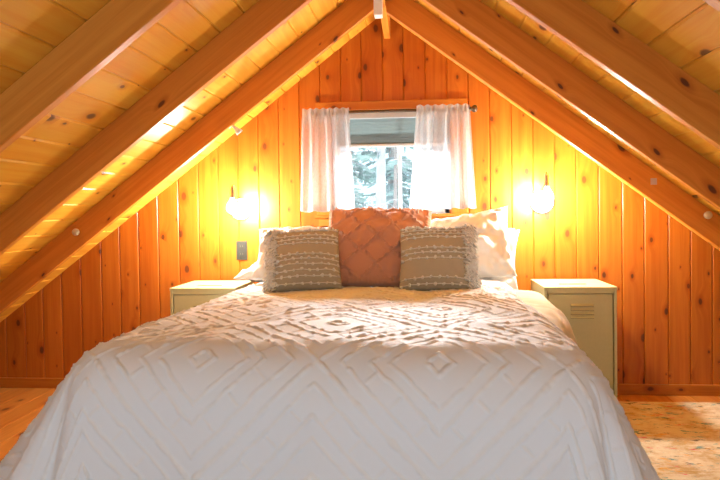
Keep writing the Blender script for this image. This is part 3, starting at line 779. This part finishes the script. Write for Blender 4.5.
striped((0.098, -1.0, BTOP + 0.014), R_(34), R_(1), R_(-3), 0.35, 0.335, 'taupe pom pom striped pillow with white fringe, in front of the crumpled white pillow', [-0.9, -0.74, -0.18, 0.0, 0.15, 0.52, 0.66, 0.79, 0.91], 1, 71)

# ------------------------------------------------------------------ outside: snowy wood
gd = MB(); gd.box((-30, 0.6, -2.7), (30, 40, -2.5)); struct(gd.build('ground_outside', M['snow']))
def tree(x, y, h, rt, spread, dens, seed, label, bark='bark'):
    r = random.Random(seed); o = empty('snowy_tree', (x, y, -2.5), label, 'tree', 'snowy trees outside the window'); L = o.location
    mb = MB(); mb.tube([(x + 0.02 * math.sin(k), y, -2.5 + h * k / 8) for k in range(9)], [rt * (1 - 0.09 * k) for k in range(9)], 12); mb.build('trunk', M[bark], o, L, True)
    nd = MB(); sn = MB()
    for i in range(int(dens)):
        z = -2.5 + h * r.uniform(0.25, 0.95); a = r.uniform(0, 2 * PI); ln = spread * (1.1 - (z + 2.5) / h) * r.uniform(0.6, 1.1) + 0.15
        dirx = Vector((math.cos(a), math.sin(a), 0)); prev = Vector((x, y, z)); pts = [prev]
        for k in range(1, 7):
            t = k / 6; pts.append(Vector((x, y, z)) + dirx * ln * t + Vector((r.uniform(-.03, .03), r.uniform(-.03, .03), -0.35 * ln * t * t + 0.08 * t)))
        if dens < 40: sn = MB()
        sn.tube([p + Vector((0, 0, 0.012)) for p in pts], [0.016, 0.015, 0.014, 0.012, 0.010, 0.008, 0.004], 5)
        for k in range(1, 7):
            for _ in range(5):
                p = pts[k - 1].lerp(pts[k], r.random()); w = (dirx.cross(Vector((0, 0, 1))) * r.choice((-1, 1)) + dirx * 0.6 + Vector((0, 0, r.uniform(-0.7, 0.1)))).normalized() * r.uniform(0.08, 0.22)
                s_ = Vector((0, 0, 0.018)) + dirx * 0.01
                nd.add([p - s_, p + s_, p + w * 0.7 + s_ * 0.8, p + w, p + w * 0.7 - s_ * 0.8], [[0, 1, 2, 3, 4]])
                if r.random() < 0.45: sn.tube([p + Vector((0, 0, 0.02)), p + w * 0.8 + Vector((0, 0, 0.02))], [0.012, 0.005], 4)
        if dens < 40: sn.build('snowy_bough', M['snow'], o, L, True)
    nd.build('needles', M['needles'], o, L)
    if dens >= 40: sn.build('snowy_boughs', M['snow'], o, L, True)
    return o
tree(-0.42, 4.2, 5.6, 0.13, 0.75, 26, 1, 'pale frosted tree trunk seen through the middle of the window', 'palebark')
tree(-0.25, 4.7, 5.6, 0.05, 0.5, 14, 2, 'slim brown tree trunk just beside the pale frosted trunk')
tree(-1.25, 6.3, 5.6, 0.12, 1.3, 150, 3, 'bushy snowy evergreen showing beside the outlet side curtain')
tree(0.65, 6.8, 5.7, 0.13, 1.5, 150, 4, 'bushy snowy evergreen behind the curtain nearer the ball finial')
tree(-0.45, 8.6, 6.0, 0.14, 1.6, 160, 5, 'distant snowy evergreen directly behind the pale frosted trunk')
# leafless sapling with snow-laden arching twigs
r = random.Random(12); sp_ = empty('bare_sapling', (-0.68, 2.9, -2.5), 'bare sapling with white arching twigs close outside the window', 'tree', None); L = sp_.location
mb = MB(); mb.tube([(-0.68, 2.9, -2.5), (-0.66, 2.9, -0.6), (-0.62, 2.9, 0.75)], [0.03, 0.024, 0.014], 8); mb.build('trunk', M['bark'], sp_, L, True)
for k in range(16):
    z0 = 0.2 + 0.55 * r.random(); a = r.uniform(-0.9, 0.9) + (0 if k % 3 else PI); ln = r.uniform(0.35, 0.75); hgt = r.uniform(0.45, 1.1)
    mb = MB(); pts = []
    for i in range(12):
        t = i / 11; pts.append((-0.63 + ln * t * math.cos(a), 2.9 + 0.5 * ln * t * math.sin(a), z0 + hgt * (1.9 * t - 1.25 * t * t) + 0.01 * math.sin(9 * t + k)))
    mb.tube(pts, [0.009 - 0.0055 * i / 11 for i in range(12)], 6); mb.build('twig', M['snow'], sp_, L, True)

# ------------------------------------------------------------------ light, camera
w = bpy.data.worlds.new('overcast_sky'); SC.world = w; w.use_nodes = True
wt = w.node_tree; bgn = wt.nodes['Background']     # winter sky, brightest on the side the gable window looks to
gy = N(wt, 'ShaderNodeSeparateXYZ', {0: N(wt, 'ShaderNodeTexCoord').outputs['Generated']}).outputs[1]
wt.links.new(smooth(wt, gy, -0.3, 0.5, SKY_BACK, SKY_FRONT), bgn.inputs[1])
bgn.inputs[0].default_value = (0.70, 0.86, 1.0, 1)
sun = bpy.data.lights.new('sun', 'SUN'); so = bpy.data.objects.new('sun', sun); COL.objects.link(so)
sun.energy = 60.0; sun.angle = math.radians(24); sun.color = (0.88, 0.94, 1.0)
so.rotation_euler = Vector((0.08, -1.0, -0.47)).to_track_quat('-Z', 'Y').to_euler()
F = 620.0
cam = bpy.data.cameras.new('camera'); co = bpy.data.objects.new('camera', cam); COL.objects.link(co)
cam.sensor_width = 36.0; cam.lens = F / 720 * 36
pitch = math.radians(1.2)
co.matrix_world = Matrix.Translation((0, -3.8, 1.09)) @ Matrix.Rotation(math.atan(55 / F), 4, 'Z') @ Matrix.Rotation(PI / 2 - pitch, 4, 'X') @ Matrix.Rotation(math.radians(-0.8), 4, 'Z')
cam.shift_y = -(28 - F * math.tan(pitch)) / 720
cam.clip_start = 0.02
SC.camera = co
SC.view_settings.view_transform = 'Standard'; SC.view_settings.look = 'None'; SC.view_settings.gamma = 1; SC.view_settings.use_curve_mapping = False
SC.view_settings.exposure = 0.0
SC.cycles.max_bounces = 10; SC.cycles.diffuse_bounces = 2; SC.cycles.transparent_max_bounces = 12
